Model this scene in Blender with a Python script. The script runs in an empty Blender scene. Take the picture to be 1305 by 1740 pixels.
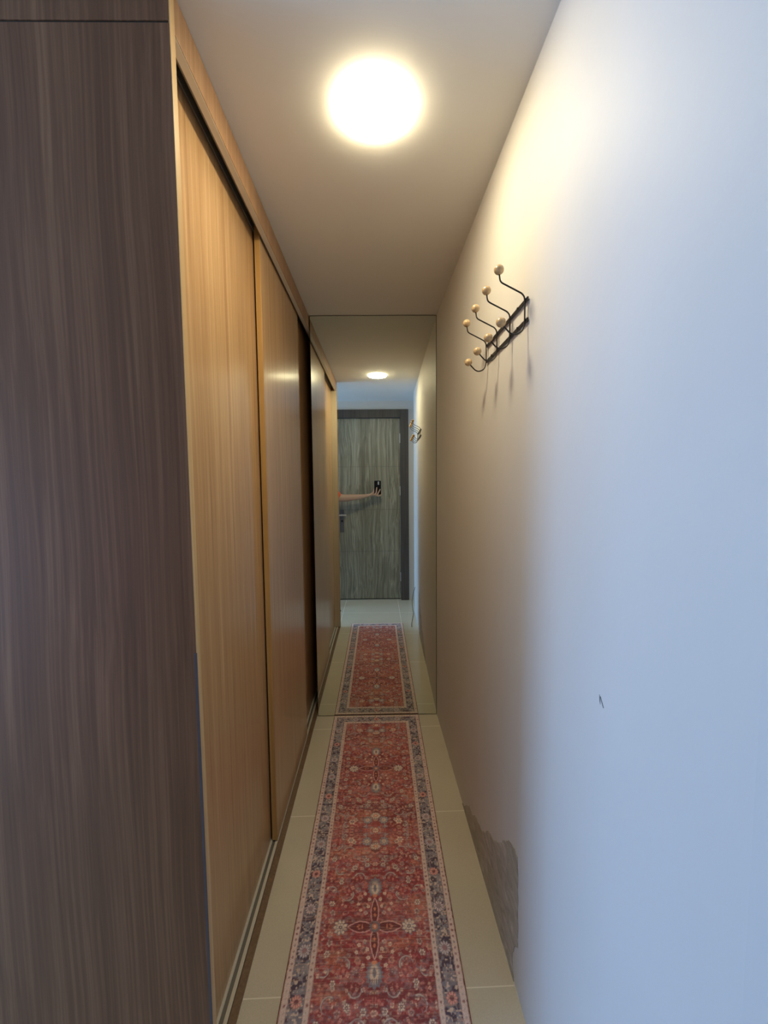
import bpy, bmesh, math, random
import numpy as np
from mathutils import Vector, Matrix

S = bpy.context.scene
COL = S.collection
H = 2.4                    # ceiling height
D = 2.4465                 # mirror plane
CAMZ = 1.4334

# ------------------------------------------------------------------ camera
cam_d = bpy.data.cameras.new('camera')
cam = bpy.data.objects.new('camera', cam_d); COL.objects.link(cam)
F_PX = 698.27
cam_d.sensor_fit = 'VERTICAL'; cam_d.sensor_height = 24.0
cam_d.lens = 24.0 * F_PX / 1740.0
cam_d.clip_start = 0.01; cam_d.clip_end = 60
_a, _b, _r = math.radians(0.7398), math.radians(4.0633), math.radians(-0.5449)
fw = Vector((math.sin(_a) * math.cos(_b), math.cos(_a) * math.cos(_b), -math.sin(_b)))
rt = Vector((math.cos(_a), -math.sin(_a), 0))
up = rt.cross(fw)
rt2 = rt * math.cos(_r) + up * math.sin(_r)
up2 = up * math.cos(_r) - rt * math.sin(_r)
cam.matrix_world = Matrix(((rt2.x, up2.x, -fw.x, 0), (rt2.y, up2.y, -fw.y, 0), (rt2.z, up2.z, -fw.z, CAMZ), (0, 0, 0, 1)))
S.camera = cam

# ------------------------------------------------------------------ world, daylight, exposure
LAMP_STRENGTH = 108.0
LAMP_COLOR = (1.0, 0.86, 0.56)
DAY_POWER = 94.0
DAY_COLOR = (0.31, 0.56, 1.0)
S.view_settings.view_transform = 'Standard'; S.view_settings.look = 'None'
S.view_settings.gamma = 1.0; S.view_settings.use_curve_mapping = False
S.view_settings.exposure = 0.0
S.cycles.use_denoising = True
S.cycles.max_bounces = 12; S.cycles.diffuse_bounces = 6; S.cycles.glossy_bounces = 8
S.cycles.sample_clamp_indirect = 6.0
S.cycles.caustics_reflective = True
w = bpy.data.worlds.new('sky'); S.world = w; w.use_nodes = True
w.node_tree.nodes['Background'].inputs[0].default_value = (0.42, 0.62, 1.0, 1)
w.node_tree.nodes['Background'].inputs[1].default_value = 1.5
WIN_X, WIN_Y0, WIN_Y1, WIN_Z0, WIN_Z1 = -3.0, 0.02, 1.22, 0.10, 1.92
ld = bpy.data.lights.new('daylight', 'AREA'); ld.shape = 'RECTANGLE'
ld.size = WIN_Z1 - WIN_Z0 - 0.1; ld.size_y = WIN_Y1 - WIN_Y0 - 0.1
ld.energy = DAY_POWER; ld.color = DAY_COLOR
lo = bpy.data.objects.new('daylight', ld); COL.objects.link(lo)
lo.location = (WIN_X - 0.22, (WIN_Y0 + WIN_Y1) / 2, (WIN_Z0 + WIN_Z1) / 2)
lo.rotation_euler = (0, -math.pi / 2, 0)

# ------------------------------------------------------------------ node helpers
def new_mat(name, rough=0.5, color=(0.8, 0.8, 0.8), metal=0.0, spec=0.5, coat=0.0, coat_rough=0.1):
    m = bpy.data.materials.new(name); m.use_nodes = True
    p = m.node_tree.nodes['Principled BSDF']
    p.inputs['Base Color'].default_value = (*color, 1); p.inputs['Roughness'].default_value = rough
    p.inputs['Metallic'].default_value = metal; p.inputs['Specular IOR Level'].default_value = spec
    p.inputs['Coat Weight'].default_value = coat; p.inputs['Coat Roughness'].default_value = coat_rough
    return m, m.node_tree, p
def lin(r, g, b):
    f = lambda c: (c / 255 / 12.92) if c / 255 <= 0.04045 else ((c / 255 + 0.055) / 1.055) ** 2.4
    return (f(r), f(g), f(b))
def N(t, kind, **kw):
    n = t.nodes.new(kind)
    for k, v in kw.items():
        if k.startswith('i_'):
            n.inputs[k[2:].replace('_', ' ')].default_value = v
        else: setattr(n, k, v)
    return n
def coords(t, scale=(1, 1, 1), loc=(0, 0, 0), rot=(0, 0, 0), src='Object'):
    tc = N(t, 'ShaderNodeTexCoord'); mp = N(t, 'ShaderNodeMapping')
    mp.inputs['Scale'].default_value = scale; mp.inputs['Location'].default_value = loc; mp.inputs['Rotation'].default_value = rot
    t.links.new(tc.outputs[src], mp.inputs[0]); return mp.outputs[0]
def noise(t, vec, scale=1.0, detail=3, rough=0.5, dist=0.0):
    n = N(t, 'ShaderNodeTexNoise'); n.inputs['Scale'].default_value = scale; n.inputs['Detail'].default_value = detail
    n.inputs['Roughness'].default_value = rough; n.inputs['Distortion'].default_value = dist
    t.links.new(vec, n.inputs['Vector']); return n.outputs['Fac']
def ramp(t, fac, stops):
    r = N(t, 'ShaderNodeValToRGB'); e = r.color_ramp.elements
    while len(e) < len(stops): e.new(0.5)
    for el, (p, c) in zip(e, stops):
        el.position = p; el.color = (*c, 1) if len(c) == 3 else c
    t.links.new(fac, r.inputs[0]); return r.outputs[0]
def mix(t, fac, a, b, mode='MIX'):
    m = N(t, 'ShaderNodeMix', data_type='RGBA', blend_type=mode)
    for sock, v in ((m.inputs[0], fac), (m.inputs[6], a), (m.inputs[7], b)):
        if isinstance(v, bpy.types.NodeSocket): t.links.new(v, sock)
        elif isinstance(v, (int, float)): sock.default_value = v
        else: sock.default_value = (*v, 1)
    return m.outputs[2]
def math_(t, op, a, b=0.0, clamp=False):
    m = N(t, 'ShaderNodeMath', operation=op, use_clamp=clamp)
    for i, v in enumerate((a, b)):
        if isinstance(v, bpy.types.NodeSocket): t.links.new(v, m.inputs[i])
        else: m.inputs[i].default_value = v
    return m.outputs[0]
def bump(t, p, h, dist=0.001, strength=0.5):
    b = N(t, 'ShaderNodeBump'); b.inputs['Distance'].default_value = dist; b.inputs['Strength'].default_value = strength
    t.links.new(h, b.inputs['Height']); t.links.new(b.outputs[0], p.inputs['Normal'])

def grain_mat(name, dark, mid, light, wave=0.03, fine=170, rough=0.3, coat=0.0, coat_rough=0.15, z=1.6, spec=0.5, warp_scale=(2.2, 2.2, 1.1)):
    """wood laminate with vertical grain: fine streaks stretched along z, gently warped"""
    m, t, p = new_mat(name, rough, spec=spec, coat=coat, coat_rough=coat_rough)
    base = coords(t, (1, 1, 1))
    wn = N(t, 'ShaderNodeTexNoise'); wn.inputs['Scale'].default_value = 1.0; wn.inputs['Detail'].default_value = 2
    t.links.new(coords(t, warp_scale), wn.inputs['Vector'])
    sub = N(t, 'ShaderNodeVectorMath', operation='SUBTRACT'); sub.inputs[1].default_value = (0.5, 0.5, 0.5)
    t.links.new(wn.outputs['Color'], sub.inputs[0])
    sc = N(t, 'ShaderNodeVectorMath', operation='MULTIPLY'); sc.inputs[1].default_value = (wave, wave, 0)
    t.links.new(sub.outputs[0], sc.inputs[0])
    add = N(t, 'ShaderNodeVectorMath', operation='ADD'); t.links.new(base, add.inputs[0]); t.links.new(sc.outputs[0], add.inputs[1])
    def st(s):
        v = N(t, 'ShaderNodeVectorMath', operation='MULTIPLY'); v.inputs[1].default_value = s
        t.links.new(add.outputs[0], v.inputs[0]); return v.outputs[0]
    f = noise(t, st((fine, fine, z)), 1, 4, 0.6)
    g = noise(t, st((fine * 0.22, fine * 0.22, z * 0.3)), 1, 3, 0.55)
    k = noise(t, st((fine * 2.6, fine * 2.6, z * 5)), 1, 2, 0.5)
    s1 = math_(t, 'ADD', math_(t, 'MULTIPLY', f, 0.55), math_(t, 'MULTIPLY', g, 0.35))
    s2 = math_(t, 'ADD', s1, math_(t, 'MULTIPLY', k, 0.10))
    c = ramp(t, s2, [(0.34, dark), (0.5, mid), (0.66, light)])
    t.links.new(c, p.inputs['Base Color'])
    bump(t, p, s2, 0.0004, 0.35)
    return m

# ------------------------------------------------------------------ materials
M = {}
def paint(name, col, rough=0.5, spec=0.4, bump_d=0.0008):
    m, t, p = new_mat(name, rough, spec=spec)
    v = coords(t)
    n1 = noise(t, v, 2.3, 4, 0.55); n2 = noise(t, v, 60, 3, 0.5)
    c = ramp(t, n1, [(0.3, tuple(x * 0.965 for x in col)), (0.7, col)])
    t.links.new(c, p.inputs['Base Color'])
    bump(t, p, math_(t, 'ADD', n2, math_(t, 'MULTIPLY', noise(t, v, 7, 2), 2.0)), bump_d, 0.35)
    return m
M['paint_wall'] = paint('cream_white_wall_paint', (0.70, 0.675, 0.64), 0.6, 0.25)
M['paint_ceiling'] = paint('flat_white_ceiling_paint', (0.78, 0.76, 0.72), 0.8, 0.2, 0.0004)
WOOD_D, WOOD_M, WOOD_L = (0.35, 0.195, 0.09), (0.48, 0.29, 0.14), (0.62, 0.41, 0.22)
SILL = [(0.16, 0.10, 0.06), (0.21, 0.135, 0.08), (0.27, 0.18, 0.11)]
M['wood'] = grain_mat('warm_oak_laminate', WOOD_D, WOOD_M, WOOD_L, 0.02, 150, 0.30, coat=0.25, coat_rough=0.16)
M['wood_side_shaded'] = grain_mat('warm_oak_laminate_wavy_shaded', (0.150, 0.062, 0.027), (0.212, 0.094, 0.043), (0.33, 0.158, 0.078), 0.07, 130, 0.5, spec=0.3, warp_scale=(1.4, 1.4, 0.7), z=1.2)  # wardrobe's oak laminate, the end panel's shade painted in as darker, redder tones
M['sill'] = grain_mat('walnut_brown_sill', *SILL, 0.02, 120, 0.4)
M['wood_edge'] = grain_mat('pale_edge_banding', (0.56, 0.42, 0.24), (0.64, 0.50, 0.31), (0.72, 0.58, 0.38), 0.01, 90, 0.4)
M['wood_honey'] = grain_mat('honey_edge_banding', (0.48, 0.31, 0.14), (0.56, 0.38, 0.19), (0.63, 0.45, 0.25), 0.01, 90, 0.4)
M['lining'] = grain_mat('cream_edge_lining', (0.60, 0.52, 0.40), (0.66, 0.58, 0.46), (0.72, 0.64, 0.52), 0.01, 90, 0.4)
M['wood_ochre'] = grain_mat('ochre_edge_banding', (0.42, 0.235, 0.07), (0.49, 0.28, 0.09), (0.55, 0.33, 0.12), 0.01, 90, 0.4)
M['fascia'] = grain_mat('oak_laminate_fascia_shaded', (0.25, 0.135, 0.065), (0.34, 0.195, 0.10), (0.44, 0.27, 0.15), 0.02, 150, 0.4)  # same oak laminate, its colour darkened to paint in the fascia's weaker lamp light
M['wood_dark'] = grain_mat('dark_interior_board', (0.018, 0.012, 0.008), (0.025, 0.017, 0.012), (0.035, 0.025, 0.018), 0.02, 120, 0.6)
M['door'] = grain_mat('grey_green_oak_veneer', (0.125, 0.113, 0.078), (0.27, 0.248, 0.178), (0.50, 0.47, 0.36), 0.14, 75, 0.45, z=1.0, warp_scale=(3.0, 3.0, 1.2))
M['frame'] = grain_mat('dark_grey_brown_oak', (0.045, 0.035, 0.028), (0.075, 0.060, 0.050), (0.115, 0.095, 0.08), 0.03, 80, 0.5)
M['groove'] = new_mat('shadow_groove', 0.8, (0.05, 0.045, 0.04))[0]
M['door_groove'] = new_mat('shallow_veneer_groove', 0.8, (0.13, 0.125, 0.105))[0]
M['alu'] = new_mat('cream_coated_aluminium', 0.35, (0.72, 0.68, 0.58), metal=0.15)[0]
M['alu_dark'] = new_mat('grey_track_channel', 0.45, (0.22, 0.21, 0.19), metal=0.4)[0]
M['steel'] = new_mat('brushed_steel', 0.35, (0.70, 0.70, 0.68), metal=0.55)[0]
M['steel_dark'] = new_mat('dull_grey_steel_plate', 0.4, (0.20, 0.20, 0.20), metal=0.7)[0]
M['black_wire'] = new_mat('black_powder_coated_wire', 0.35, (0.022, 0.02, 0.02))[0]
M['caulk'] = new_mat('old_cream_caulk', 0.7, (0.72, 0.68, 0.58))[0]
M['rubber'] = new_mat('black_rubber', 0.6, (0.02, 0.02, 0.02))[0]
M['backing'] = new_mat('dark_brown_backing', 0.7, (0.05, 0.035, 0.022))[0]
M['mirror'] = new_mat('slightly_green_mirror', 0.0, (0.80, 0.845, 0.775), metal=1.0)[0]
# pale beech for the hook knobs
m, t, p = new_mat('lacquered_beech', 0.25, coat=0.5)
v = coords(t, (90, 90, 260))
t.links.new(ramp(t, noise(t, v, 1, 3), [(0.3, (0.50, 0.34, 0.17)), (0.7, (0.66, 0.47, 0.26))]), p.inputs['Base Color'])
M['beech'] = m
# floor tiles, 625 mm, laid a little out of square
m, t, p = new_mat('polished_beige_tile', 0.16, spec=0.5)
v = coords(t, (1, 1, 1), src='Object')
sep = N(t, 'ShaderNodeSeparateXYZ'); 
rotm = N(t, 'ShaderNodeMapping'); rotm.inputs['Rotation'].default_value = (0, 0, -0.020); t.links.new(v, rotm.inputs[0])
t.links.new(rotm.outputs[0], sep.inputs[0])
def joint(s, off):
    f = math_(t, 'FRACT', math_(t, 'DIVIDE', math_(t, 'SUBTRACT', s, off - 6.28), 0.628))
    e = math_(t, 'MINIMUM', f, math_(t, 'SUBTRACT', 1.0, f))
    return math_(t, 'LESS_THAN', e, 0.0026)
sep0 = N(t, 'ShaderNodeSeparateXYZ'); t.links.new(v, sep0.inputs[0])
jj = math_(t, 'MAXIMUM', joint(sep.outputs[1], 2.3165), joint(sep0.outputs[0], 0.2215))
cl = ramp(t, noise(t, coords(t), 3.0, 5, 0.6), [(0.3, (0.64, 0.575, 0.44)), (0.7, (0.70, 0.635, 0.49))])
sp = noise(t, coords(t), 220, 2, 0.6)
cl = mix(t, 0.12, cl, ramp(t, sp, [(0.35, (0.46, 0.40, 0.30)), (0.65, (0.80, 0.73, 0.60))]))
t.links.new(mix(t, jj, cl, (0.86, 0.80, 0.66)), p.inputs['Base Color'])
t.links.new(math_(t, 'ADD', math_(t, 'MULTIPLY', jj, 0.5), math_(t, 'ADD', math_(t, 'MULTIPLY', noise(t, coords(t), 9, 4), 0.08), 0.15)), p.inputs['Roughness'])
M['tile'] = m
# bare plaster patch on the wall
m, t, p = new_mat('scraped_grey_plaster', 0.85)
v = coords(t)
n1 = noise(t, coords(t, (4, 4, 9), rot=(0.6, 0, 0)), 3.0, 6, 0.65, 1.2)
t.links.new(ramp(t, n1, [(0.34, (0.36, 0.325, 0.265)), (0.46, (0.44, 0.405, 0.34)), (0.56, (0.49, 0.455, 0.39)), (0.68, (0.62, 0.58, 0.52))]), p.inputs['Base Color'])
bump(t, p, n1, 0.002, 0.6)
M['plaster'] = m
m, t, p = new_mat('lit_diffuser', 0.4, (0.9, 0.9, 0.88))
p.inputs['Emission Color'].default_value = (*LAMP_COLOR, 1); p.inputs['Emission Strength'].default_value = LAMP_STRENGTH
M['lamp'] = m
M['white_plastic'] = new_mat('white_plastic', 0.4, (0.8, 0.8, 0.78))[0]
M['skin'] = new_mat('skin', 0.5, (0.52, 0.32, 0.22))[0]; M['skin'].node_tree.nodes['Principled BSDF'].inputs['Subsurface Weight'].default_value = 0.1
M['orange'] = new_mat('orange_red_cotton', 0.85, (0.80, 0.13, 0.05))[0]
M['denim'] = new_mat('dark_blue_denim', 0.85, (0.03, 0.04, 0.07))[0]
M['hair'] = new_mat('dark_brown_hair', 0.45, (0.02, 0.013, 0.01))[0]
M['shoe'] = new_mat('grey_canvas', 0.8, (0.2, 0.2, 0.2))[0]
M['eye'] = new_mat('eye_white', 0.2, (0.8, 0.8, 0.78))[0]
M['iris'] = new_mat('brown_iris', 0.2, (0.03, 0.015, 0.008))[0]
M['lip'] = new_mat('lips', 0.4, (0.42, 0.14, 0.11))[0]
M['phone'] = new_mat('black_phone_back', 0.25, (0.008, 0.008, 0.011))[0]
M['phone_glass'] = new_mat('grey_camera_glass', 0.25, (0.42, 0.42, 0.46))[0]
m, t, p = new_mat('window_glass', 0.0)
tr = N(t, 'ShaderNodeBsdfTransparent'); gl = N(t, 'ShaderNodeBsdfGlossy'); gl.inputs['Roughness'].default_value = 0.0
mx = N(t, 'ShaderNodeMixShader'); mx.inputs[0].default_value = 0.06
t.links.new(tr.outputs[0], mx.inputs[1]); t.links.new(gl.outputs[0], mx.inputs[2])
t.links.new(mx.outputs[0], t.nodes['Material Output'].inputs[0]); M['glass'] = m

# ------------------------------------------------------------------ object helpers
def world_loc(o):
    v = Vector((0, 0, 0))
    while o is not None: v += o.location; o = o.parent
    return v
def thing(name, label, cat, loc, group=None):
    o = bpy.data.objects.new(name, None); COL.objects.link(o); o.location = loc; o.empty_display_size = 0.1
    o['label'] = label; o['category'] = cat
    if group: o['group'] = group
    return o
def tag(o, label, cat=None, group=None):
    o['label'] = label
    if cat: o['category'] = cat
    if group: o['group'] = group
    return o
def obj(name, bm, mat, parent=None, origin=None, smooth=False):
    """bm is in world coordinates; the object's origin goes to `origin` (or the bounds centre)"""
    if origin is None:
        xs = [v.co for v in bm.verts]
        origin = Vector([(min(c[i] for c in xs) + max(c[i] for c in xs)) / 2 for i in range(3)])
    origin = Vector(origin)
    bmesh.ops.translate(bm, verts=bm.verts, vec=-origin)
    me = bpy.data.meshes.new(name); bm.normal_update(); bm.to_mesh(me); bm.free()
    me.materials.append(M[mat] if isinstance(mat, str) else mat)
    if smooth:
        for f in me.polygons: f.use_smooth = True
    o = bpy.data.objects.new(name, me); COL.objects.link(o)
    if parent is not None:
        o.parent = parent; o.location = origin - world_loc(parent)
    else: o.location = origin
    return o
def struct(name, bm, mat, parent=None, origin=(0, 0, 0)):
    o = obj(name, bm, mat, parent, origin)
    if parent is None: o['kind'] = 'structure'
    return o
def box(bm, x0, x1, y0, y1, z0, z1, bev=0.0):
    r = bmesh.ops.create_cube(bm, size=1.0); vs = r['verts']
    for v in vs:
        v.co = Vector(((x0 + x1) / 2 + v.co.x * (x1 - x0), (y0 + y1) / 2 + v.co.y * (y1 - y0), (z0 + z1) / 2 + v.co.z * (z1 - z0)))
    if bev > 0:
        es = list({e for v in vs for e in v.link_edges})
        bmesh.ops.bevel(bm, geom=es, offset=bev, segments=2, affect='EDGES', profile=0.5)
    return bm
def B(*a, **k): return box(bmesh.new(), *a, **k)
def prism(bm, poly, z0, z1):
    lo = [bm.verts.new((x, y, z0)) for x, y in poly]; hi = [bm.verts.new((x, y, z1)) for x, y in poly]
    n = len(poly); bm.faces.new(lo[::-1]); bm.faces.new(hi)
    for i in range(n): bm.faces.new((lo[i], lo[(i + 1) % n], hi[(i + 1) % n], hi[i]))
    bmesh.ops.recalc_face_normals(bm, faces=bm.faces); return bm
def smooth_path(pts, n=6):
    P = [Vector(p) for p in pts]; out = []
    for i in range(len(P) - 1):
        p0 = P[max(i - 1, 0)]; p1 = P[i]; p2 = P[i + 1]; p3 = P[min(i + 2, len(P) - 1)]
        for k in range(n):
            s = k / n
            out.append(0.5 * ((2 * p1) + (p2 - p0) * s + (2 * p0 - 5 * p1 + 4 * p2 - p3) * s * s + (3 * p1 - p0 - 3 * p2 + p3) * s ** 3))
    out.append(P[-1]); return out
def tube(bm, pts, r, seg=10, caps=True):
    rs = r if isinstance(r, (list, tuple)) else [r] * len(pts)
    rings = []; nrm = None
    for i, p in enumerate(pts):
        t_ = (pts[min(i + 1, len(pts) - 1)] - pts[max(i - 1, 0)]).normalized()
        if nrm is None: nrm = t_.orthogonal().normalized()
        nrm = (nrm - t_ * nrm.dot(t_)).normalized(); bn = t_.cross(nrm)
        rings.append([bm.verts.new(p + (nrm * math.cos(a) + bn * math.sin(a)) * rs[i]) for a in [2 * math.pi * k / seg for k in range(seg)]])
    for a, b in zip(rings, rings[1:]):
        for k in range(seg): bm.faces.new((a[k], a[(k + 1) % seg], b[(k + 1) % seg], b[k]))
    if caps: bm.faces.new(rings[0][::-1]); bm.faces.new(rings[-1])
    return bm
def lathe(bm, prof, c, seg=48, axis='z', flip=1):
    rings = []
    for r, h in prof:
        ring = []
        for k in range(seg):
            a = 2 * math.pi * k / seg
            if axis == 'z': co = (c[0] + r * math.cos(a), c[1] + r * math.sin(a), c[2] + h)
            elif axis == 'x': co = (c[0] + h, c[1] + r * math.cos(a), c[2] + r * math.sin(a))
            else: co = (c[0] + r * math.cos(a), c[1] + h, c[2] + r * math.sin(a))
            ring.append(bm.verts.new(co))
        rings.append(ring)
    for a, b in zip(rings, rings[1:]):
        for k in range(seg): bm.faces.new((a[k], a[(k + 1) % seg], b[(k + 1) % seg], b[k]))
    bm.faces.new(rings[0][::-1]); bm.faces.new(rings[-1])
    bmesh.ops.recalc_face_normals(bm, faces=bm.faces); return bm
def ball(bm, c, r, seg=24, squash=(1, 1, 1)):
    R = bmesh.ops.create_uvsphere(bm, u_segments=seg, v_segments=seg // 2, radius=r)
    for v in R['verts']: v.co = Vector((c[0] + v.co.x * squash[0], c[1] + v.co.y * squash[1], c[2] + v.co.z * squash[2]))
    return bm

# ------------------------------------------------------------------ the setting
def wall_x(y):
    """inner face of the right-hand wall"""
    if y >= 0.40: return 0.3468 + 0.0201 * (D - y)
    return 0.3879 + 0.080 * (0.40 - y)
YW = -0.055     # face of the wall holding the entrance door
struct('floor', B(-3.2, 0.7, -0.3, 3.2, -0.10, 0.0), 'tile')
struct('ceiling', B(-3.2, 0.7, -0.3, 3.2, H, H + 0.10), 'paint_ceiling')
bm = prism(bmesh.new(), [(wall_x(2.6), 2.6), (wall_x(0.4), 0.40), (wall_x(YW - 0.1), YW - 0.1), (0.62, YW - 0.1), (0.62, 2.6)], 0, H)
wall_r = struct('wall_right', bm, 'paint_wall')
# scraped plaster low on the right wall: a shallow irregular relief
random.seed(5)
out = [(1.735, 0.0), (1.70, 0.018), (1.66, 0.055), (1.626, 0.078), (1.60, 0.098), (1.56, 0.100), (1.52, 0.128), (1.477, 0.142), (1.43, 0.150), (1.38, 0.182), (1.34, 0.226),
       (1.304, 0.239), (1.27, 0.255), (1.23, 0.284), (1.19, 0.322), (1.148, 0.366), (1.11, 0.392), (1.075, 0.402), (1.060, 0.398), (1.055, 0.33), (1.052, 0.22), (1.048, 0.14), (1.075, 0.11), (1.090, 0.065), (1.085, 0.03), (1.075, 0.0)]
bm = bmesh.new()
pts = []
for (a, b) in zip(out, out[1:]):
    for k in range(4):
        s = k / 4; j = 0.004 if 0 < s else 0
        pts.append((a[0] + (b[0] - a[0]) * s + random.uniform(-j, j), max(0.0, a[1] + (b[1] - a[1]) * s + random.uniform(-j, j))))
pts.append(out[-1])
fr = [bm.verts.new((wall_x(y) - 0.0018, y, z)) for y, z in pts]; bk = [bm.verts.new((wall_x(y) + 0.004, y, z)) for y, z in pts]
bm.faces.new(fr); bm.faces.new(bk[::-1])
for i in range(len(pts)): bm.faces.new((fr[i], bk[i], bk[(i + 1) % len(pts)], fr[(i + 1) % len(pts)]))
bmesh.ops.recalc_face_normals(bm, faces=bm.faces)
o = obj('plaster_patch', bm, 'plaster', wall_r); o['label'] = 'patch of bare scraped grey plaster low on the wall'
# thin cream caulk left along the foot of the wall
random.seed(9)
for y0, y1 in ((1.70, 2.02), (2.05, 2.42), (1.115, 1.175), (1.035, 1.075)):
    bm = bmesh.new(); n = 14
    pts_ = [Vector((wall_x(y0 + (y1 - y0) * k / n) - 0.0004 - random.uniform(0, .0008), y0 + (y1 - y0) * k / n, 0.0012)) for k in range(n + 1)]
    tube(bm, pts_, [random.uniform(.0010, .0022) for _ in pts_], 6)
    o = obj('caulk_bead', bm, 'caulk', wall_r)
# small chip and scratch in the paint
bm = bmesh.new()
cy, cz = 0.6853, 1.0573
for poly in ([(0.0, 0.0), (0.0025, 0.004), (0.0015, -0.006), (-0.0012, -0.012)], [(0.0, 0.001), (-0.0105, -0.0135), (-0.0115, -0.0125), (-0.001, 0.0025)]):
    a = [bm.verts.new((wall_x(cy) - 0.0006, cy + u, cz + v_)) for u, v_ in poly]; b = [bm.verts.new((wall_x(cy) + 0.001, cy + u, cz + v_)) for u, v_ in poly]
    bm.faces.new(a); bm.faces.new(b[::-1])
    for i in range(4): bm.faces.new((a[i], b[i], b[(i + 1) % 4], a[(i + 1) % 4]))
bmesh.ops.recalc_face_normals(bm, faces=bm.faces)
m_, t_, p_ = new_mat('exposed_grey_filler', 0.8, (0.16, 0.15, 0.14)); M['chip'] = m_
o = obj('paint_chip', bm, 'chip', wall_r); o['label'] = 'small dark chip with a scratch in the paint'
struct('wall_back', box(B(-0.3865, 0.62, D + 0.008, 3.10, 0, H), -1.15, 0.62, 3.10, 3.18, 0, H), 'paint_wall')
# wall holding the entrance door (opening x -0.635 .. 0.265 ; z 0 .. 2.2)
DX0, DX1, DZ = -0.64, 0.266, 2.205
bm = bmesh.new()
box(bm, -3.1, DX0 - 0.02, YW - 0.12, YW, 0, H); box(bm, DX1 + 0.02, 0.50, YW - 0.12, YW, 0, H); box(bm, DX0 - 0.02, DX1 + 0.02, YW - 0.12, YW, DZ + 0.02, H)
struct('wall_front', bm, 'paint_wall')
struct('wall_rear', B(-3.1, -1.03, 1.95, 2.07, 0, H), 'paint_wall')
struct('wall_inner', B(-1.11, -1.03, 0.86, 3.12, 0, H), 'paint_wall')
bm = bmesh.new(); X0, X1 = WIN_X - 0.12, WIN_X
box(bm, X0, X1, YW - 0.12, WIN_Y0, 0, H); box(bm, X0, X1, WIN_Y1, 2.07, 0, H)
box(bm, X0, X1, WIN_Y0, WIN_Y1, 0, WIN_Z0); box(bm, X0, X1, WIN_Y0, WIN_Y1, WIN_Z1, H)
struct('wall_left', bm, 'paint_wall')
bm = bmesh.new(); f = 0.045
box(bm, X0 + .03, X0 + .08, WIN_Y0, WIN_Y0 + f, WIN_Z0, WIN_Z1); box(bm, X0 + .03, X0 + .08, WIN_Y1 - f, WIN_Y1, WIN_Z0, WIN_Z1)
box(bm, X0 + .03, X0 + .08, WIN_Y0 + f, WIN_Y1 - f, WIN_Z0, WIN_Z0 + f); box(bm, X0 + .03, X0 + .08, WIN_Y0 + f, WIN_Y1 - f, WIN_Z1 - f, WIN_Z1)
win = struct('window_1', bm, 'white_plastic')
obj('pane', B(X0 + .052, X0 + .056, WIN_Y0 + f, WIN_Y1 - f, WIN_Z0 + f, WIN_Z1 - f), 'glass', win)

# entrance door, seen in the mirror
YD = YW - 0.035
bm = B(DX0 + 0.003, DX1 - 0.003, YD - 0.045, YD, 0.012, DZ - 0.003)
door = struct('door_1', bm, 'door')
for z in (1.63, 1.11, 0.60):
    obj('panel_groove', B(DX0 + 0.005, DX1 - 0.005, YD - 0.0005, YD + 0.0006, z - 0.0013, z + 0.0013), 'door_groove', door)
bm = bmesh.new(); fwid = 0.096
box(bm, DX1, DX1 + fwid, YW - 0.13, YW + 0.014, 0, DZ + fwid, 0.003)
box(bm, DX0 - fwid, DX0, YW - 0.13, YW + 0.014, 0, DZ + fwid, 0.003)
box(bm, DX0, DX1, YW - 0.13, YW + 0.014, DZ, DZ + fwid, 0.003)
fr_ = obj('door_frame', bm, 'frame', door)
fr_['label'] = 'dark grey-brown wooden frame'
obj('bottom_seal', B(DX0 + 0.004, DX1 - 0.004, YD - 0.03, YD - 0.004, 0.0, 0.016), 'rubber', door)
for z in (1.965, 1.335, 0.28):
    bm = bmesh.new(); tube(bm, [Vector((DX1 - 0.002, YD + 0.006, z - 0.055)), Vector((DX1 - 0.002, YD + 0.006, z + 0.055))], 0.0065, 12)
    box(bm, DX1 - 0.006, DX1 + 0.001, YD - 0.004, YD + 0.004, z - 0.05, z + 0.05)
    obj('hinge', bm, 'steel', door)
hp = obj('handle_plate', B(-0.475, -0.425, YD, YD + 0.006, 0.84, 1.11, 0.002), 'steel_dark', door)
bm = bmesh.new(); lathe(bm, [(0.011, 0), (0.011, 0.036)], (-0.502 + 0.05, YD + 0.004, 1.048), 20, 'y')
box(bm, -0.500, -0.389, YD + 0.030, YD + 0.046, 1.040, 1.056, 0.003)
obj('door_handle', bm, 'steel', door)
bm = bmesh.new(); lathe(bm, [(0.013, 0), (0.013, 0.004)], (-0.445, YD + 0.006, 0.975), 24, 'y'); obj('lock_cylinder', bm, 'rubber', door)

# ------------------------------------------------------------------ wardrobe
FX = -0.3924     # front plane
PY = 0.8578      # near face of the end panel
WE = 3.09        # far end, past the mirror
ward = thing('wardrobe', 'built-in oak laminate wardrobe with sliding doors along the left side of the corridor', 'wardrobe', (-0.70, 1.65, 0))
o = obj('side_panel', B(-1.0, FX + 0.0, PY, PY + 0.021, 0.0, 2.318, 0.001), 'wood_side_shaded', ward); o['label'] = 'wide end panel with wavy grain facing the entrance'
obj('upper_side_panel', B(-1.0, FX, PY, PY + 0.021, 2.3225, H - 0.001, 0.001), 'wood_side_shaded', ward)
obj('panel_joint', B(-0.999, FX - 0.002, PY + 0.003, PY + 0.018, 2.316, 2.324), 'groove', ward)
obj('edge_strip', B(FX - 0.001, FX + 0.0012, PY + 0.0005, PY + 0.0205, 0.001, H - 0.001), 'wood_honey', ward)
obj('inner_lining', B(-0.468, FX - 0.0015, PY + 0.0205, PY + 0.0222, 0.006, 2.318), 'lining', ward)
M['peel'] = new_mat('peeling_grey_edge', 0.6, (0.11, 0.085, 0.09))[0]
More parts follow.
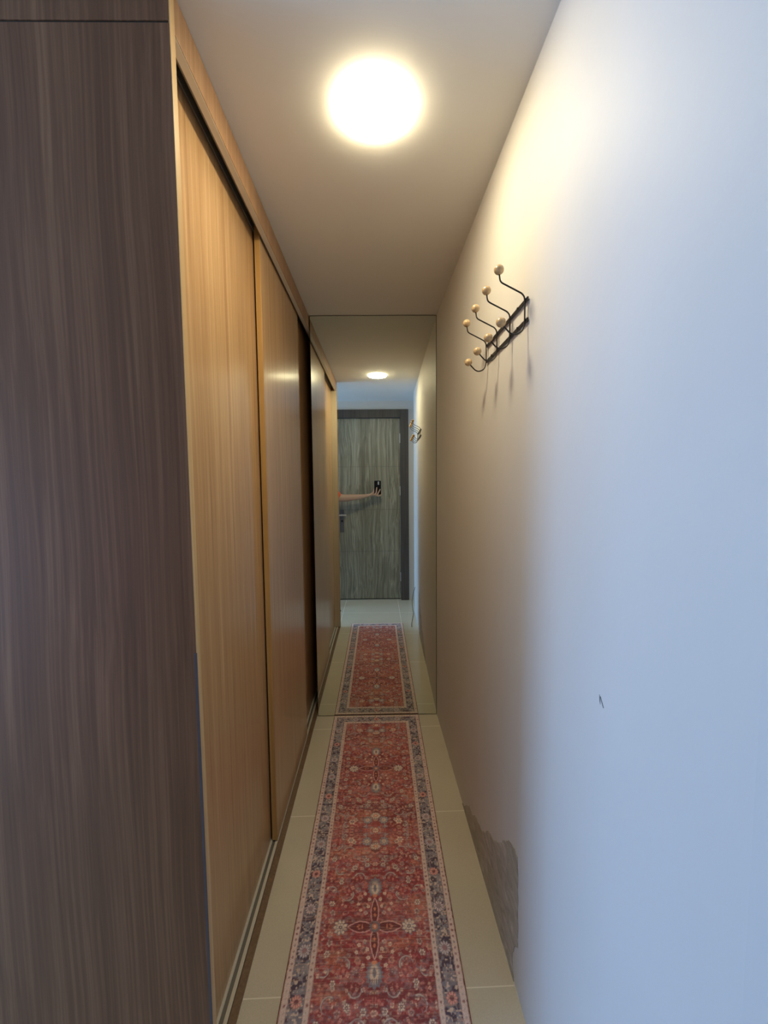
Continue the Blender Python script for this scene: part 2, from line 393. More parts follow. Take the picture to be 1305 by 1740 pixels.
o = obj('peeled_edge', B(FX - 0.0040, FX + 0.0014, PY - 0.0008, PY + 0.002, 0.0, 1.075), 'peel', ward); o['label'] = 'peeling grey lower corner edge'
obj('fascia', B(FX - 0.019, FX, PY + 0.021, WE, 2.320, H - 0.001, 0.0008), 'fascia', ward)
obj('top_board', B(-0.99, FX - 0.019, PY + 0.021, WE, 2.372, 2.39), 'wood_dark', ward)
obj('back_panel', B(-1.0, -0.985, PY + 0.021, WE, 0.0, 2.39), 'wood_dark', ward)
obj('far_end_panel', B(-0.99, FX - 0.001, WE - 0.020, WE, 0.0, 2.319), 'wood_dark', ward)
obj('fascia_trim', B(-0.4112, -0.3942, PY + 0.0215, WE, 2.3188, 2.3202), 'alu', ward)
obj('sill', B(-0.416, FX - 0.001, PY + 0.021, WE - 0.020, 0.0, 0.005, 0.0008), 'sill', ward)
obj('base_board', B(-0.985, -0.478, PY + 0.021, WE - 0.020, 0.0, 0.018), 'wood_dark', ward)
bm = bmesh.new()
for a, b, z in ((-0.4185, -0.4165, 0.0085), (-0.4285, -0.4185, 0.0035), (-0.4475, -0.4395, 0.0060), (-0.4790, -0.4690, 0.0055)): box(bm, a, b, PY + 0.021, WE - 0.020, 0, z)
box(bm, -0.4260, -0.4165, PY + 0.0215, 1.553, 0, 0.0065)
tr_ = obj('bottom_track', bm, 'alu', ward); tr_['label'] = 'cream aluminium double bottom track'
bm = bmesh.new()
box(bm, -0.4395, -0.4260, PY + 0.021, WE - 0.020, 0, 0.0022); box(bm, -0.4690, -0.4475, PY + 0.021, WE - 0.020, 0, 0.0022)
obj('track_channel', bm, 'alu_dark', tr_)
bm = bmesh.new()
for a, b, z in ((-0.416, -0.4115, 2.322), (-0.4445, -0.4405, 2.345), (-0.480, -0.470, 2.345)): box(bm, a, b, PY + 0.021, WE - 0.020, z, 2.372)
box(bm, -0.480, -0.4115, PY + 0.021, WE - 0.020, 2.3705, 2.373)
o = obj('top_track', bm, 'alu_dark', ward); o['label'] = 'dark grey top track'
def sliding_door(x0, x1, y0, y1, label):
    d_ = obj('sliding_door', B(x0, x1, y0, y1, 0.008, 2.363, 0.0012), 'wood', ward); d_['label'] = label
    obj('edge_band', B(x0 + 0.0008, x1 - 0.0008, y0 - 0.0008, y0 + 0.001, 0.010, 2.361), 'wood_ochre', d_)
    for y in (y0 + 0.08, y1 - 0.08): obj('roller', lathe(bmesh.new(), [(0.010, 0), (0.010, 0.008)], ((x0 + x1) / 2 - 0.004, y, 0.0125), 16, 'x'), 'rubber', d_)
    return d_
sliding_door(-0.4660, -0.4465, PY + 0.0225, 1.640, 'near door on the inner track, lit honey brown')
sliding_door(-0.4400, -0.4193, 1.5556, 2.2459, 'middle door on the outer track with a lamp highlight')
sliding_door(-0.4660, -0.4465, 2.150, WE - 0.021, 'far door on the inner track, mostly in shadow')
bm = bmesh.new(); lathe(bm, [(0.006, 0), (0.0065, 0.003), (0.004, 0.006)], (FX + 0.001, PY + 0.011, 0.165), 16, 'x')
obj('screw_cap', bm, 'rubber', ward)

# ------------------------------------------------------------------ wall mirror
mir = thing('wall_mirror', 'tall frameless mirror filling the end of the corridor from floor to ceiling', 'mirror', (-0.02, D, 0))
obj('mirror_glass', B(-0.3855, 0.3435, D - 0.0005, D + 0.0045, 0.0045, H - 0.005), 'mirror', mir)
obj('mirror_backing', B(-0.3885, 0.3465, D + 0.0045, D + 0.008, 0.001, H - 0.001), 'backing', mir)

# ------------------------------------------------------------------ ceiling lamp
LX, LY = 0.0, 1.13
lamp = thing('ceiling_lamp', 'glowing round surface-mounted lamp on the corridor ceiling', 'lamp', (LX, LY, H))
bm = lathe(bmesh.new(), [(0.080, 0), (0.080, -0.0045)], (LX, LY, H - 0.0003), 64); obj('lamp_base', bm, 'white_plastic', lamp, smooth=False)
R = 0.084
prof = [(R - 0.002, -0.0040), (R, -0.0055), (R, -0.0085), (R - 0.002, -0.0120), (R - 0.008, -0.0145), (R - 0.030, -0.0165), (0.006, -0.0175)]
bm = lathe(bmesh.new(), prof, (LX, LY, H), 64); obj('diffuser', bm, 'lamp', lamp, smooth=True)

# ------------------------------------------------------------------ coat rack
rack = thing('coat_rack', 'black wire coat rack with four double hooks and wooden ball ends on the right wall', 'coat rack', (wall_x(1.17), 1.17, 1.84))
def ro(o_): return (0.8 + (o_ - 2.12) * 1.028) / 100
def rz(z): return 1.4334 + (z / 100 - 1.4334) * 1.037
def rk(y, off, z): return Vector((wall_x(y) - off, y, z))
for z in (1.8815, 1.8317):
    bm = bmesh.new()
    n = 8; a = rk(1.005, 0, 0).x; b = rk(1.366, 0, 0).x
    vs = []
    for (y, s) in ((1.036, 0), (1.397, 1)):
        vs.append([bm.verts.new((wall_x(y) - o_, y, z + dz)) for o_, dz in ((0.0025, -0.004), (0.0025, 0.004), (0.0060, 0.004), (0.0060, -0.004))])
    for k in range(4): bm.faces.new((vs[0][k], vs[0][(k + 1) % 4], vs[1][(k + 1) % 4], vs[1][k]))
    bm.faces.new(vs[0][::-1]); bm.faces.new(vs[1])
    bmesh.ops.recalc_face_normals(bm, faces=bm.faces)
    rl = obj('rail', bm, 'black_wire', rack)
    for y in (1.10, 1.33):
        bm = bmesh.new(); tube(bm, [rk(y, -0.002, z), rk(y, 0.0030, z)], 0.0035, 10); tube(bm, [rk(y, 0.0055, z), rk(y, 0.0085, z)], 0.0042, 10)
        obj('screw', bm, 'black_wire', rl)
prof = [(8.38, 192.6), (8.25, 191.6), (8.1, 190.95), (7.65, 190.45), (6.4, 189.8), (3.7, 188.45), (2.85, 187.95), (2.3, 187.2), (2.15, 186.2), (2.12, 184.2), (2.12, 181.7),
        (2.28, 180.5), (2.75, 179.4), (3.6, 178.75), (4.6, 178.55), (5.6, 178.9), (6.6, 179.85), (7.35, 180.7)]
for i, y in enumerate((1.046, 1.155, 1.271, 1.385)):
    bm = bmesh.new(); tube(bm, smooth_path([rk(y, ro(o_), rz(z)) for o_, z in prof], 5), 0.0020, 10)
    hk = obj('hook', bm, 'black_wire', rack, smooth=True)
    for k, (o_, z) in enumerate(((8.45, 193.45), (7.85, 181.35))):
        bm = ball(bmesh.new(), rk(y, ro(o_), rz(z)), 0.0122, 28, (1, 1, 0.97))
        kb = obj('knob', bm, 'beech', hk, smooth=True); kb['label'] = 'varnished wooden ball'

# ------------------------------------------------------------------ runner rug (pattern computed per vertex)
RW, RY0, RY1 = 0.520, 0.785, D - 0.006
RXC = -0.0268
def build_rug():
    nx, ny = 313, 961
    xs = np.linspace(-RW / 2, RW / 2, nx); ys = np.linspace(RY0, RY1, ny)
    X, Y = np.meshgrid(xs, ys)
    rng = np.random.default_rng(11)
    def vnoise(X, Y, sx, sy, seed):
        g = np.random.default_rng(seed).random((256, 256))
        u = X / sx + 57.3; v = Y / sy + 31.7
        iu = np.floor(u).astype(int); iv = np.floor(v).astype(int); fu = u - iu; fv = v - iv
        fu = fu * fu * (3 - 2 * fu); fv = fv * fv * (3 - 2 * fv)
        G = lambda a, b: g[b % 256, a % 256]
        return (G(iu, iv) * (1 - fu) + G(iu + 1, iv) * fu) * (1 - fv) + (G(iu, iv + 1) * (1 - fu) + G(iu + 1, iv + 1) * fu) * fv
    L = lambda *c: np.array(lin(*c))
    maroon, red, pink = L(98, 22, 30), L(150, 42, 46), L(205, 112, 102)
    cream, sand, navy, slate, blue = L(222, 196, 166), L(196, 158, 128), L(40, 42, 64), L(118, 118, 122), L(158, 154, 150)
    orange, rose = L(222, 138, 96), L(200, 128, 112)
    # slight weave wobble
    wx = (vnoise(X, Y, .006, .006, 3) - .5) * .0022; wy = (vnoise(X, Y, .006, .006, 4) - .5) * .0022
    Xw, Yw = X + wx, Y + wy
    C = np.zeros(X.shape + (3,))
    def lay(mask, col, op=1.0):
        a = np.clip(mask, 0, 1)[..., None] * op
        C[:] = C * (1 - a) + col * a
    sm = lambda d, e=.0011: np.clip(0.5 - d / (2 * e), 0, 1)      # d < 0 inside
    # ---- field
    n_ab = vnoise(X * 0 + .1, Y, 1, .035, 7) * .5 + vnoise(X, Y, .25, .012, 8) * .5
    C[:] = red
    lay(np.clip((n_ab - .42) * 5, 0, 1), maroon, .75)
    lay(np.clip((vnoise(X, Y, .12, .05, 9) - .52) * 5, 0, 1), pink, .36)
    lay(np.clip((vnoise(X, Y, .09, .045, 10) - .66) * 6, 0, 1), orange, .34)
    P = 0.737; U = np.abs(Xw); V0 = (Yw - 1.2285 + P / 2) % P - P / 2; V = np.abs(V0)
    def petals(cx, cy, r, n, col, col2, core, U_=None, V_=None, rot=0.0, squash=1.0, op=1.0):
        u = (U if U_ is None else U_) - cx; v = ((V if V_ is None else V_) - cy) / squash
        d = np.hypot(u, v); near = d < r * 1.6
        if not near.any(): return
        th = np.arctan2(v, u) + rot
        rr = r * (0.70 + 0.30 * np.abs(np.cos(n * th / 2)))
        lay(sm(d - rr) * near, col, op)
        pet = np.abs(np.cos(n * th / 2)) > 0.38
        lay(sm(d - rr * .86) * sm(r * .38 - d) * pet * near, col2, op)
        lay(sm(d - r * .34), core, op); lay(sm(d - r * .16), col2, op)
    def dot(cx, cy, a, b, col, ang=0, op=1.0):
        u = U - cx; v = V - cy; c_, s_ = math.cos(ang), math.sin(ang)
        lay(sm((np.hypot((u * c_ + v * s_) / a, (-u * s_ + v * c_) / b) - 1) * min(a, b)), col, op)
    def arc(cx, cy, r, th0, th1, wd, col, op=1.0):
        u = U - cx; v = V - cy; d = np.hypot(u, v); th = (np.arctan2(v, u) - th0) % (2 * math.pi)
        span = (th1 - th0) % (2 * math.pi); tt = np.clip(th / span, 0, 1)
        lay(sm(np.abs(d - r) - wd * (1 - .75 * tt)) * (th < span), col, op)
    # scattered small figures, mirrored left-right and end to end
    placed = []
    for k in range(2200):
        cx = rng.uniform(0.002, 0.172); cy = rng.uniform(0.0, P / 2)
        s = rng.choice([.0050, .0075, .0110], p=[.36, .38, .26])
        if cx < .028 and cy < .17: continue
        if cy < .035 and cx < .14: continue
        if any((cx - a) ** 2 + (cy - b) ** 2 < (s + r_ + .0008) ** 2 for a, b, r_ in placed): continue
        placed.append((cx, cy, s))
        t3 = rng.random(); col = [cream, sand, rose, slate, blue, pink][int(rng.choice(6, p=[.22, .2, .22, .12, .08, .16]))]
        op = rng.uniform(.45, .9)
        if s > .010: petals(cx, cy, s, int(rng.choice([5, 6, 8])), slate if t3 < .5 else sand, cream if t3 < .7 else rose, maroon, rot=rng.uniform(0, 3), op=op)
        elif t3 < .35: arc(cx, cy, s * .9, rng.uniform(0, 6.28), rng.uniform(0, 6.28), s * .32, col, op)
        elif t3 < .7:
            a = rng.uniform(0, 3.14); dot(cx, cy, s, s * .5, col, a, op); dot(cx, cy, s * .4, s * .85, col, a + .5, op)
        else: petals(cx, cy, s, 4, col, cream, maroon, rot=rng.uniform(0, 3), op=op)
    cn = vnoise(U, V, .0095, .0080, 51) * .6 + vnoise(U, V, .0045, .0040, 52) * .4
    cn2 = vnoise(U, V, .0120, .0095, 53) * .6 + vnoise(U, V, .005, .0042, 54) * .4
    lay(np.clip((cn - .56) * 9, 0, 1), rose, .50); lay(np.clip((cn2 - .58) * 9, 0, 1), slate, .42); lay(np.clip((.40 - cn) * 8, 0, 1), maroon, .55)
    # curling leaves and bigger repeat flowers
    for cx, cy, r, a0, a1 in ((.055, .165, .018, 0.3, 3.6), (.095, .105, .020, 2.6, 6.1), (.125, .20, .020, 4.2, 7.6), (.150, .12, .014, 1, 4.2), (.045, .25, .020, 3.4, 6.6),
                              (.10, .27, .022, .2, 3.2), (.15, .30, .018, 2.8, 6.0), (.052, .335, .014, 1.6, 4.8), (.115, .345, .020, 5.0, 8.0)):
        arc(cx, cy, r, a0, a1, .0036, slate, .85); arc(cx, cy, r + .0008, a0 + .1, a1 - .3, .0015, cream, .8)
    for cx, cy, r, n_ in ((.145, .075, .011, 6), (.075, .205, .0115, 8), (.155, .24, .011, 6), (.030, .215, .010, 6), (.034, .318, .017, 8), (.120, .150, .010, 6), (.085, .315, .011, 6)):
        petals(cx, cy, r, n_, slate, cream, maroon)
    # arched shell near the mirror line between medallions, small star on it
    petals(0, P / 2 - .075, .024, 12, slate, cream, orange, squash=.75); lay(sm(V - (P / 2 - .089), .002) * sm(np.hypot(U, V - (P / 2 - .075)) - .026), maroon, .75)
    petals(0, P / 2, .0135, 8, sand, cream, rose)
    petals(.034, P / 2 - .052, .0215, 9, slate, blue, navy); petals(.034, P / 2 - .052, .010, 6, sand, cream, slate)
    petals(.098, P / 2 - .045, .0165, 6, rose, cream, slate)
    dot(.020, P / 2 - .0, .002, .022, sand, 0, .7)
    for cx, cy in ((.019, .075), (.034, .095), (.022, .052), (.055, .060), (.048, .040)):
        petals(cx, cy + .012, .0062, 5, cream, cream, rose, op=.85)
    # palmettes above and below the medallion
    uu, vv = U, V - .130
    body = (np.hypot(uu / .0245, vv / .034) - 1) * .02
    lay(sm(body + .0022 * np.cos(np.arctan2(vv, uu) * 14)), slate); lay(sm(body + .0045), blue, .9)
    lay(sm((np.hypot(uu / .013, (vv + .002) / .024) - 1) * .01), cream, .85); lay(sm((np.hypot(uu / .005, (vv + .004) / .013) - 1) * .005), slate)
    for k in range(3): dot(.0065 * k, .1495 - .002 * k, .0016, .006, navy, 0, .8)
    dot(0, .100, .009, .006, orange, 0, .9)
    # almonds: vertical pair and horizontal pair
    def almond(a_, b_, len_, wid):
        s = np.clip((a_ - .018) / (len_ - .018), 0, 1); half = wid * (np.sin(math.pi * (s * .78 + .22)) ** .9)
        ins = (a_ > .016) & (a_ < len_)
        lay(sm(b_ - half) * ins, maroon); lay(sm(np.abs(b_ - half) - .0019) * ins, L(214, 160, 146))
    almond(V, U, .092, .0125); almond(U, V, .088, .0165)
    for cx, cy, a, b in ((0, .036, .006, .0022), (0, .036, .002, .006), (0, .055, .004, .006), (.040, 0, .0020, .0075), (.054, 0, .004, .003), (.050, .006, .004, .0016)): dot(cx, cy, a, b, orange, 0, .8)
    petals(.1105, 0, .0255, 9, slate, cream, slate); petals(.1105, 0, .0145, 6, blue, cream, navy)
    # centre rosette
    petals(0, 0, .0185, 14, slate, slate * .7, navy); dotr = np.hypot(U, V)
    lay(sm(dotr - .0092), orange); lay(sm(np.abs(dotr - .0066) - .0008), L(120, 80, 70)); lay(sm(dotr - .0035), cream, .7)
    # ---- borders; distance from the edge
    ex = RW / 2 - np.abs(Xw); ey_far = RY1 - Yw; ey_near = Yw - RY0
    e = np.minimum(ex, np.minimum(ey_far, ey_near))
    along = np.where(e == ex, Yw - 1.0395, Xw)      # running coordinate
    per = 0.3735 / 3
    b_in = sm(e - .0840); lay(b_in, L(206, 184, 166))
    blue_band = sm(np.abs(e - .0445) - .0225)
    nb = vnoise(X, Y, .011, .009, 21); nb2 = vnoise(X, Y, .005, .005, 22); nb3 = vnoise(X, Y, .018, .016, 23)
    # inner and outer cream guards: dark dots and thin outlines
    g1 = (np.abs(e - .0128) < .0085); g2 = (np.abs(e - .0755) < .0075)
    al = np.where(e == ex, Yw, Xw)
    kk = np.floor(al / .0165); fr1 = al - (kk + .5) * .0165
    h1 = np.modf(np.abs(np.sin(kk * 12.9898) * 43758.5453))[0]
    for g, ce in ((g1, .0128), (g2, .0755)):
        dd = np.hypot(fr1, e - ce) - .0026 - .0012 * h1
        dd = dd + (nb2 - .5) * .002
        colr = np.where((h1 > .5)[..., None], L(120, 44, 44), L(92, 88, 84))
        a = (sm(dd, .0012) * g)[..., None] * (.25 + .65 * h1[..., None]); C[:] = C * (1 - a) + colr * a
    for ce in (.0045, .0212, .0675, .0832): lay(sm(np.abs(e - ce) - .0007), L(150, 96, 84), .8)
    lay(blue_band, navy)
    lay(blue_band * np.clip((nb - .48) * 8, 0, 1), slate, .9); lay(blue_band * np.clip((nb3 - .56) * 9, 0, 1), blue * .8, .6)
    lay(blue_band * np.clip((nb2 - .66) * 9, 0, 1), cream, .7)
    # meander in the blue band
    me_ = np.abs((e - .0445) - .012 * np.sin(along * 2 * math.pi / per)) - .0014
    lay(sm(me_) * blue_band, slate * 1.25, .8)
    idx = np.round(along / per); fa = along - idx * per; side = (e == ex)
    lx, ly = e - .0445, fa
    for kind, (col, col2, core, r, n_) in {0: (L(150, 105, 100), L(214, 150, 130), L(110, 55, 60), .0175, 10), 1: (slate * .8, L(190, 176, 170), L(150, 110, 108), .0215, 12), 2: (slate * .65, L(200, 180, 172), L(140, 120, 120), .0205, 11)}.items():
        msk = ((idx % 3) == kind)
        d = np.hypot(lx, ly); th = np.arctan2(ly, lx)
        rr = r * (.72 + .28 * np.abs(np.cos(n_ * th / 2)))
        lay(sm(d - rr) * msk * blue_band, col); lay(sm(d - rr * .85) * sm(r * .36 - d) * (np.abs(np.cos(n_ * th / 2)) > .4) * msk * blue_band, col2)
        lay(sm(d - r * .33) * msk, core)
    # half-way flowers
    fa2 = (along / per - .5) - np.round(along / per - .5); d = np.hypot(lx, fa2 * per)
    lay(sm(d - .0075 - .002 * np.cos(6 * np.arctan2(fa2 * per, lx))) * blue_band, blue * .75, .85); lay(sm(d - .0028), navy)
    # ---- wear: horizontal threads rubbed pale, fine grain
    thr = vnoise(X, Y, .035, .0022, 31); wear = vnoise(X, Y, .16, .07, 32)
    lay(np.clip((thr - .62) * 4, 0, 1) * np.clip((wear - .2) * 2, 0, 1), sand, .40)
    lay(np.clip((vnoise(X, Y, .03, .002, 33) - .66) * 5, 0, 1) * b_in * 0 + np.clip((vnoise(X, Y, .03, .002, 33) - .66) * 5, 0, 1) * (1 - b_in), maroon, .5)
    gr = .86 + .28 * rng.random(X.shape); C *= gr[..., None]
    lay(sm(e - .0030, .0006), L(92, 24, 26))
    dust = L(176, 138, 124)
    C = (C * .84 + dust * .16) * 1.45
    C = C * np.array([1.0, 1.04, 1.20])
    C = np.clip(C, 0, 1)
    # ---- mesh: slab with gently waving top
    Z = 0.0052 + 0.0006 * (vnoise(X, Y, .30, .22, 41) - .5) * 2
    Z = Z - 0.003 * sm(e - .0025, .002)
    verts = np.stack([X + 0.0, Y, Z], -1).reshape(-1, 3)
    bot = np.array([[xs[0], ys[0], .0004], [xs[-1], ys[0], .0004], [xs[-1], ys[-1], .0004], [xs[0], ys[-1], .0004]])
    i = np.arange((ny - 1) * (nx - 1)); r_, c_ = i // (nx - 1), i % (nx - 1); a0 = r_ * nx + c_
    quads = np.stack([a0, a0 + 1, a0 + nx + 1, a0 + nx], -1)
    nv = len(verts); faces = quads.tolist()
    b0, b1, b2, b3 = nv, nv + 1, nv + 2, nv + 3
    faces += [[b3, b2, b1, b0], [b0, b1] + list(range(nx - 1, -1, -1)), [b2, b3] + list(range((ny - 1) * nx, ny * nx)),
              [b3, b0] + [k * nx for k in range(ny)], [b1, b2] + [k * nx + nx - 1 for k in range(ny - 1, -1, -1)]]
    me = bpy.data.meshes.new('runner_rug'); me.from_pydata(np.vstack([verts, bot]).tolist(), [], faces)
    at = me.color_attributes.new('pattern', 'FLOAT_COLOR', 'POINT')
    cc = np.ones((nv + 4, 4)); cc[:nv, :3] = C.reshape(-1, 3); cc[nv:, :3] = L(92, 24, 26)
    at.data.foreach_set('color', cc.astype(np.float32).ravel())
    me.polygons.foreach_set('use_smooth', [True] * (len(quads)) + [False] * 5)
    me.update()
    m, t, p = new_mat('printed_persian_pile', 0.95, spec=0.15)
    p.inputs['Sheen Weight'].default_value = 0.15
    at_n = N(t, 'ShaderNodeAttribute', attribute_name='pattern')
    gn = noise(t, coords(t, (1, 1, 1)), 900, 2, 0.6)
    t.links.new(mix(t, 0.35, at_n.outputs['Color'], ramp(t, gn, [(0.3, (0.6, 0.6, 0.6)), (0.7, (1.25, 1.25, 1.25))]), 'MULTIPLY'), p.inputs['Base Color'])
    bump(t, p, gn, 0.0008, 0.5)
    me.materials.append(m)
    o = bpy.data.objects.new('runner_rug', me); COL.objects.link(o); o.location = (RXC, 0, 0)
    tag(o, 'long faded red persian runner rug with navy floral border on the beige tiles', 'rug')
    return o
build_rug()

# ------------------------------------------------------------------ thin cable behind the camera, visible in the mirror
bm = bmesh.new()
tube(bm, smooth_path([(wall_x(.60) + 0.002, .60, .372), (.388, .56, .33), (.372, .46, .23), (.362, .40, .13), (.366, .39, .05), (.372, .42, .006), (.372, .47, .0018), (.350, .62, .0018), (.325, .80, .0018), (.318, .90, .0018)], 8), 0.0024, 8)
o = obj('cable', bm, 'rubber', smooth=True, origin=(.37, .42, 0)); tag(o, 'thin black cable coming out of the right wall and trailing on the floor tiles', 'cable')

# ------------------------------------------------------------------ phone and person (arm seen in the mirror)
ph = thing('phone', 'black smartphone held upright at arm\'s length in front of the entrance door', 'phone', (-0.009, -0.008, 1.38))
bm = bmesh.new(); x0, x1, z0, z1, rr = -0.050, 0.030, 1.297, 1.459, 0.010
poly = []
for cx, cz, a0 in ((x1 - rr, z1 - rr, 0), (x0 + rr, z1 - rr, 90), (x0 + rr, z0 + rr, 180), (x1 - rr, z0 + rr, 270)):
    for k in range(7): a = math.radians(a0 + 15 * k); poly.append((cx + rr * math.cos(a), cz + rr * math.sin(a)))
fa = [bm.verts.new((x, -0.0135, z)) for x, z in poly]; fb = [bm.verts.new((x, -0.0050, z)) for x, z in poly]
bm.faces.new(fa); bm.faces.new(fb[::-1])
for i in range(len(poly)): bm.faces.new((fa[i], fb[i], fb[(i + 1) % len(poly)], fa[(i + 1) % len(poly)]))
bmesh.ops.recalc_face_normals(bm, faces=bm.faces)
obj('case', bm, 'phone', ph)
cmn = obj('camera_module', B(-0.012, 0.024, -0.0050, -0.0035, 1.405, 1.452, 0.0006), 'phone', ph)
obj('camera_window', B(-0.0075, 0.0070, -0.0036, -0.0028, 1.411, 1.449, 0.0003), 'phone_glass', cmn)
for z in (1.440, 1.420):
    obj('lens', lathe(bmesh.new(), [(0.0050, 0), (0.0050, 0.0008)], (0.0165, -0.0035, z), 24, 'y'), 'rubber', cmn)

def skinned(name, joints, edges, mat, parent=None, origin=(0, 0, 0), root=0, sub=2, subparts=True):
    """joints: list of (x, y, z, rx[, ry]) ; grown with a Skin modifier into one continuous surface"""
    me = bpy.data.meshes.new(name)
    o0 = Vector(origin)
    me.from_pydata([Vector(j[:3]) - o0 for j in joints], edges, [])
    o = bpy.data.objects.new(name, me); COL.objects.link(o)
    mod = o.modifiers.new('skin', 'SKIN'); mod.branch_smoothing = 0.6; mod.use_smooth_shade = True
    sk = me.skin_vertices[0].data
    for i, j in enumerate(joints):
        sk[i].radius = (j[3], j[4] if len(j) > 4 else j[3]); sk[i].use_root = (i == root)
    s = o.modifiers.new('sub', 'SUBSURF'); s.levels = sub; s.render_levels = sub
    me.materials.append(M[mat])
    if parent is not None: o.parent = parent; o.location = o0 - world_loc(parent)
    else: o.location = o0
    bpy.context.view_layer.update()
    ev = o.evaluated_get(bpy.context.evaluated_depsgraph_get())
    nm = bpy.data.meshes.new_from_object(ev); nm.name = name
    o.modifiers.clear(); o.data = nm
    if not nm.materials: nm.materials.append(M[mat])
    for f in nm.polygons: f.use_smooth = True
    return o

PX, PYY = -0.80, 0.16      # where the person stands, hidden beside the wardrobe's end panel
J = []; E_ = []
def add(prev, x, y, z, r, r2=None):
    J.append((x, y, z, r, r2 if r2 else r)); i = len(J) - 1
    if prev is not None: E_.append((prev, i))
    return i
pel = add(None, PX, PYY, .90, .135, .10)
waist = add(pel, PX, PYY, 1.06, .105, .078)
chest = add(waist, PX, PYY, 1.22, .112, .078)
uch = add(chest, PX + .01, PYY, 1.325, .080, .058)
neck = add(uch, PX + .01, PYY + .01, 1.40, .045, .045)
# head
hb = add(neck, PX + .01, PYY + .02, 1.475, .066, .072)
hm = add(hb, PX + .01, PYY + .012, 1.545, .090, .100)
ht = add(hm, PX + .01, PYY + .005, 1.60, .085, .09)
for s in (-1, 1):          # legs
    hip = add(pel, PX + s * .085, PYY, .82, .085); kn = add(hip, PX + s * .09, PYY + .015, .47, .055)
    cf = add(kn, PX + s * .092, PYY - .015, .34, .052); an = add(cf, PX + s * .095, PYY - .02, .09, .033); he = add(an, PX + s * .095, PYY - .015, .045, .033)
    add(he, PX + s * .105, PYY + .10, .035, .030)
# left arm hanging (their left is -x as they face the mirror)
sh = add(uch, PX - .15, PYY, 1.315, .042); el = add(sh, PX - .20, PYY - .01, 1.06, .037); wr = add(el, PX - .20, PYY + .06, .83, .024)
pm = add(wr, PX - .198, PYY + .08, .77, .022, .030)
for k in range(4): a = add(pm, PX - .196, PYY + .060 + .016 * k, .715, .0085); add(a, PX - .190, PYY + .064 + .015 * k, .665 + .005 * abs(k - 1.5), .0070)
a = add(pm, PX - .185, PYY + .115, .765, .010); add(a, PX - .180, PYY + .128, .725, .008)
# right arm stretched out to the phone
sh = add(uch, -0.640, PYY - .01, 1.318, .044)
ua = add(sh, -0.50, .085, 1.268, .052); el = add(ua, -0.400, .062, 1.258, .047)
f1 = add(el, -0.33, .052, 1.264, .043); f2 = add(f1, -0.22, .040, 1.270, .033); wr = add(f2, -0.125, .026, 1.284, .023, .025)
pb = add(wr, -0.080, .019, 1.297, .021, .017); pk = add(pb, -0.045, .017, 1.292, .019, .014)
# index, middle, ring, little: splayed over the back of the phone
def finger(root, pts, rads):
    p_ = root
    for (x, y, z), r_ in zip(pts, rads): p_ = add(p_, x, y, z, r_)
finger(pb, [(-.058, .015, 1.318), (-.057, .009, 1.345), (-.057, .003, 1.366)], (.0098, .0080, .0066))
finger(pk, [(-.0275, .014, 1.315), (-.023, .010, 1.350), (-.019, .005, 1.383)], (.0098, .0082, .0068))
finger(pk, [(-.0160, .015, 1.288), (.003, .014, 1.325), (.0225, .006, 1.362)], (.0098, .0080, .0066))
finger(pk, [(-.006, .014, 1.276), (.020, .009, 1.284), (.036, .001, 1.292), (.0385, -.002, 1.330)], (.0090, .0078, .0070, .0060))
# thumb: leaves the side of the palm and closes over the screen side
finger(wr, [(-.098, -.006, 1.290), (-.073, -.024, 1.312), (-.045, -.026, 1.342), (-.026, -.023, 1.362)], (.0135, .0115, .0098, .0080))
person = thing('person', 'person in an orange-red t-shirt reaching one bare arm out to hold a phone', 'person', (PX, PYY, 0))
body = skinned('body', J, E_, 'skin', person, (PX, PYY, 0), root=0)
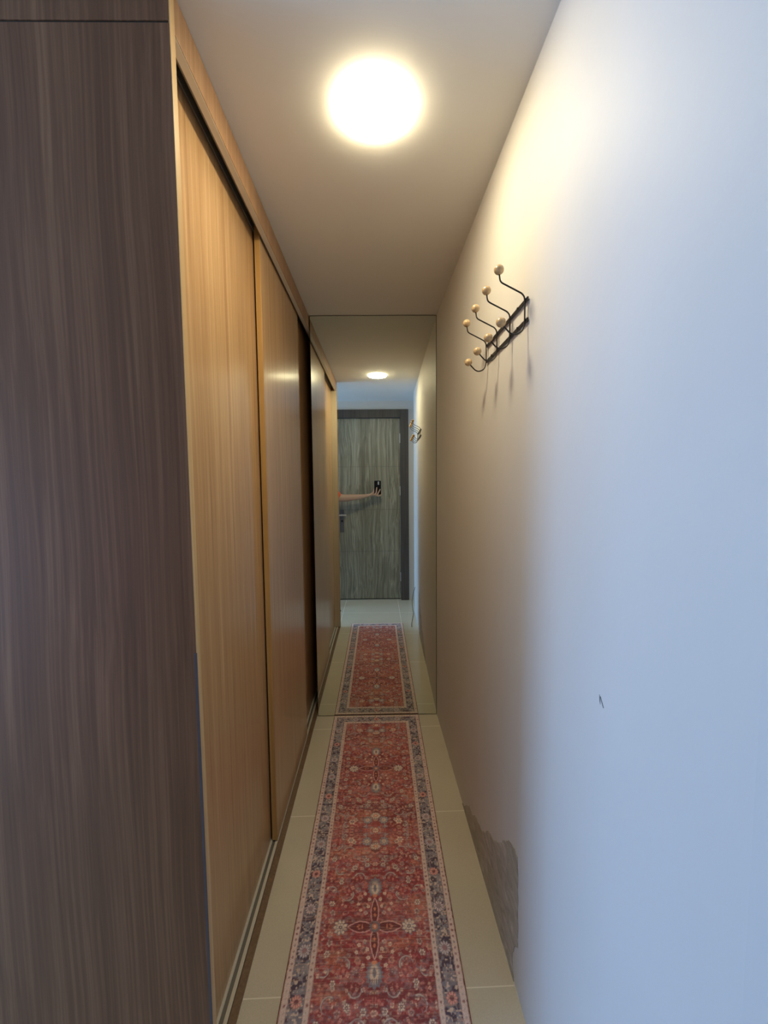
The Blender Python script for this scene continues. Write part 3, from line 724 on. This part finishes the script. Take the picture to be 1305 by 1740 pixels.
# clothing
JJ = J; EE = E_; J = []; E_ = []
z_ = add(None, PX, PYY, .84, .158, .125); a = add(z_, PX, PYY, .93, .152, .118); b = add(a, PX, PYY, 1.07, .130, .10); c = add(b, PX, PYY, 1.22, .156, .118); d = add(c, PX + .01, PYY, 1.33, .122, .092)
add(d, PX + .01, PYY + .005, 1.375, .06, .06)
s1 = add(d, -0.640, PYY - .01, 1.322, .080); s2 = add(s1, -0.52, .092, 1.285, .070); add(s2, -0.432, .072, 1.297, .050, .050)
s1 = add(d, PX - .16, PYY, 1.315, .068); add(s1, PX - .185, PYY, 1.17, .054)
sh_ = skinned('t_shirt', J, E_, 'orange', person, (PX, PYY, 0)); sh_['label'] = 'orange-red cotton t-shirt'
J = []; E_ = []
a = add(None, PX, PYY, .94, .140, .110); b = add(a, PX, PYY, .86, .145, .115)
for s in (-1, 1): h = add(b, PX + s * .09, PYY, .76, .098); k = add(h, PX + s * .092, PYY + .015, .47, .070); add(k, PX + s * .095, PYY - .01, .11, .055)
skinned('trousers', J, E_, 'denim', person, (PX, PYY, 0))
bm = bmesh.new()
for s in (-1, 1):
    pts_ = smooth_path([(PX + s * .098, PYY - .065, .045), (PX + s * .098, PYY - .02, .05), (PX + s * .104, PYY + .07, .045), (PX + s * .108, PYY + .135, .036), (PX + s * .108, PYY + .165, .032)], 5)
    tube(bm, pts_, [min(.045, .026 + .003 * i) if i < 8 else .044 - .0011 * (i - 8) for i in range(len(pts_))], 16)
for v in bm.verts: v.co.z = max(v.co.z, 0.001)
obj('shoes', bm, 'shoe', person, smooth=True)
hx, hy = PX + .01, PYY
bm = bmesh.new(); ball(bm, (hx, hy - .012, 1.580), .098, 32, (.93, 1.05, 1.0))
for v in list(bm.verts):
    if v.co.y > hy + .045 and v.co.z < 1.625: v.co.y = hy + .045
    if v.co.z < 1.53 and v.co.y < hy + .02: v.co.z -= .05 * (1.53 - v.co.z) / .05
obj('hair', bm, 'hair', person, smooth=True)
for s in (-1, 1):
    ey = obj('eye', ball(bmesh.new(), (hx + s * .031, hy + .0785, 1.555), .0115, 20), 'eye', person, smooth=True)
    obj('iris', ball(bmesh.new(), (hx + s * .031, hy + .0885, 1.555), .0045, 16, (1, .6, 1)), 'iris', ey, smooth=True)
    obj('ear', ball(bmesh.new(), (hx + s * .083, hy + .012, 1.545), .022, 20, (.3, .6, 1.25)), 'skin', person, smooth=True)
bm = bmesh.new(); tube(bm, smooth_path([(hx, hy + .086, 1.562), (hx, hy + .106, 1.530), (hx, hy + .112, 1.516), (hx, hy + .094, 1.508)], 4), [.006, .0065, .007, .008, .009, .0095, .010, .011, .011, .011, .010, .009, .007], 12); obj('nose', bm, 'skin', person, smooth=True)
bm = ball(bmesh.new(), (hx, hy + .078, 1.482), .021, 20, (1, .35, .3)); obj('mouth', bm, 'lip', person, smooth=True)
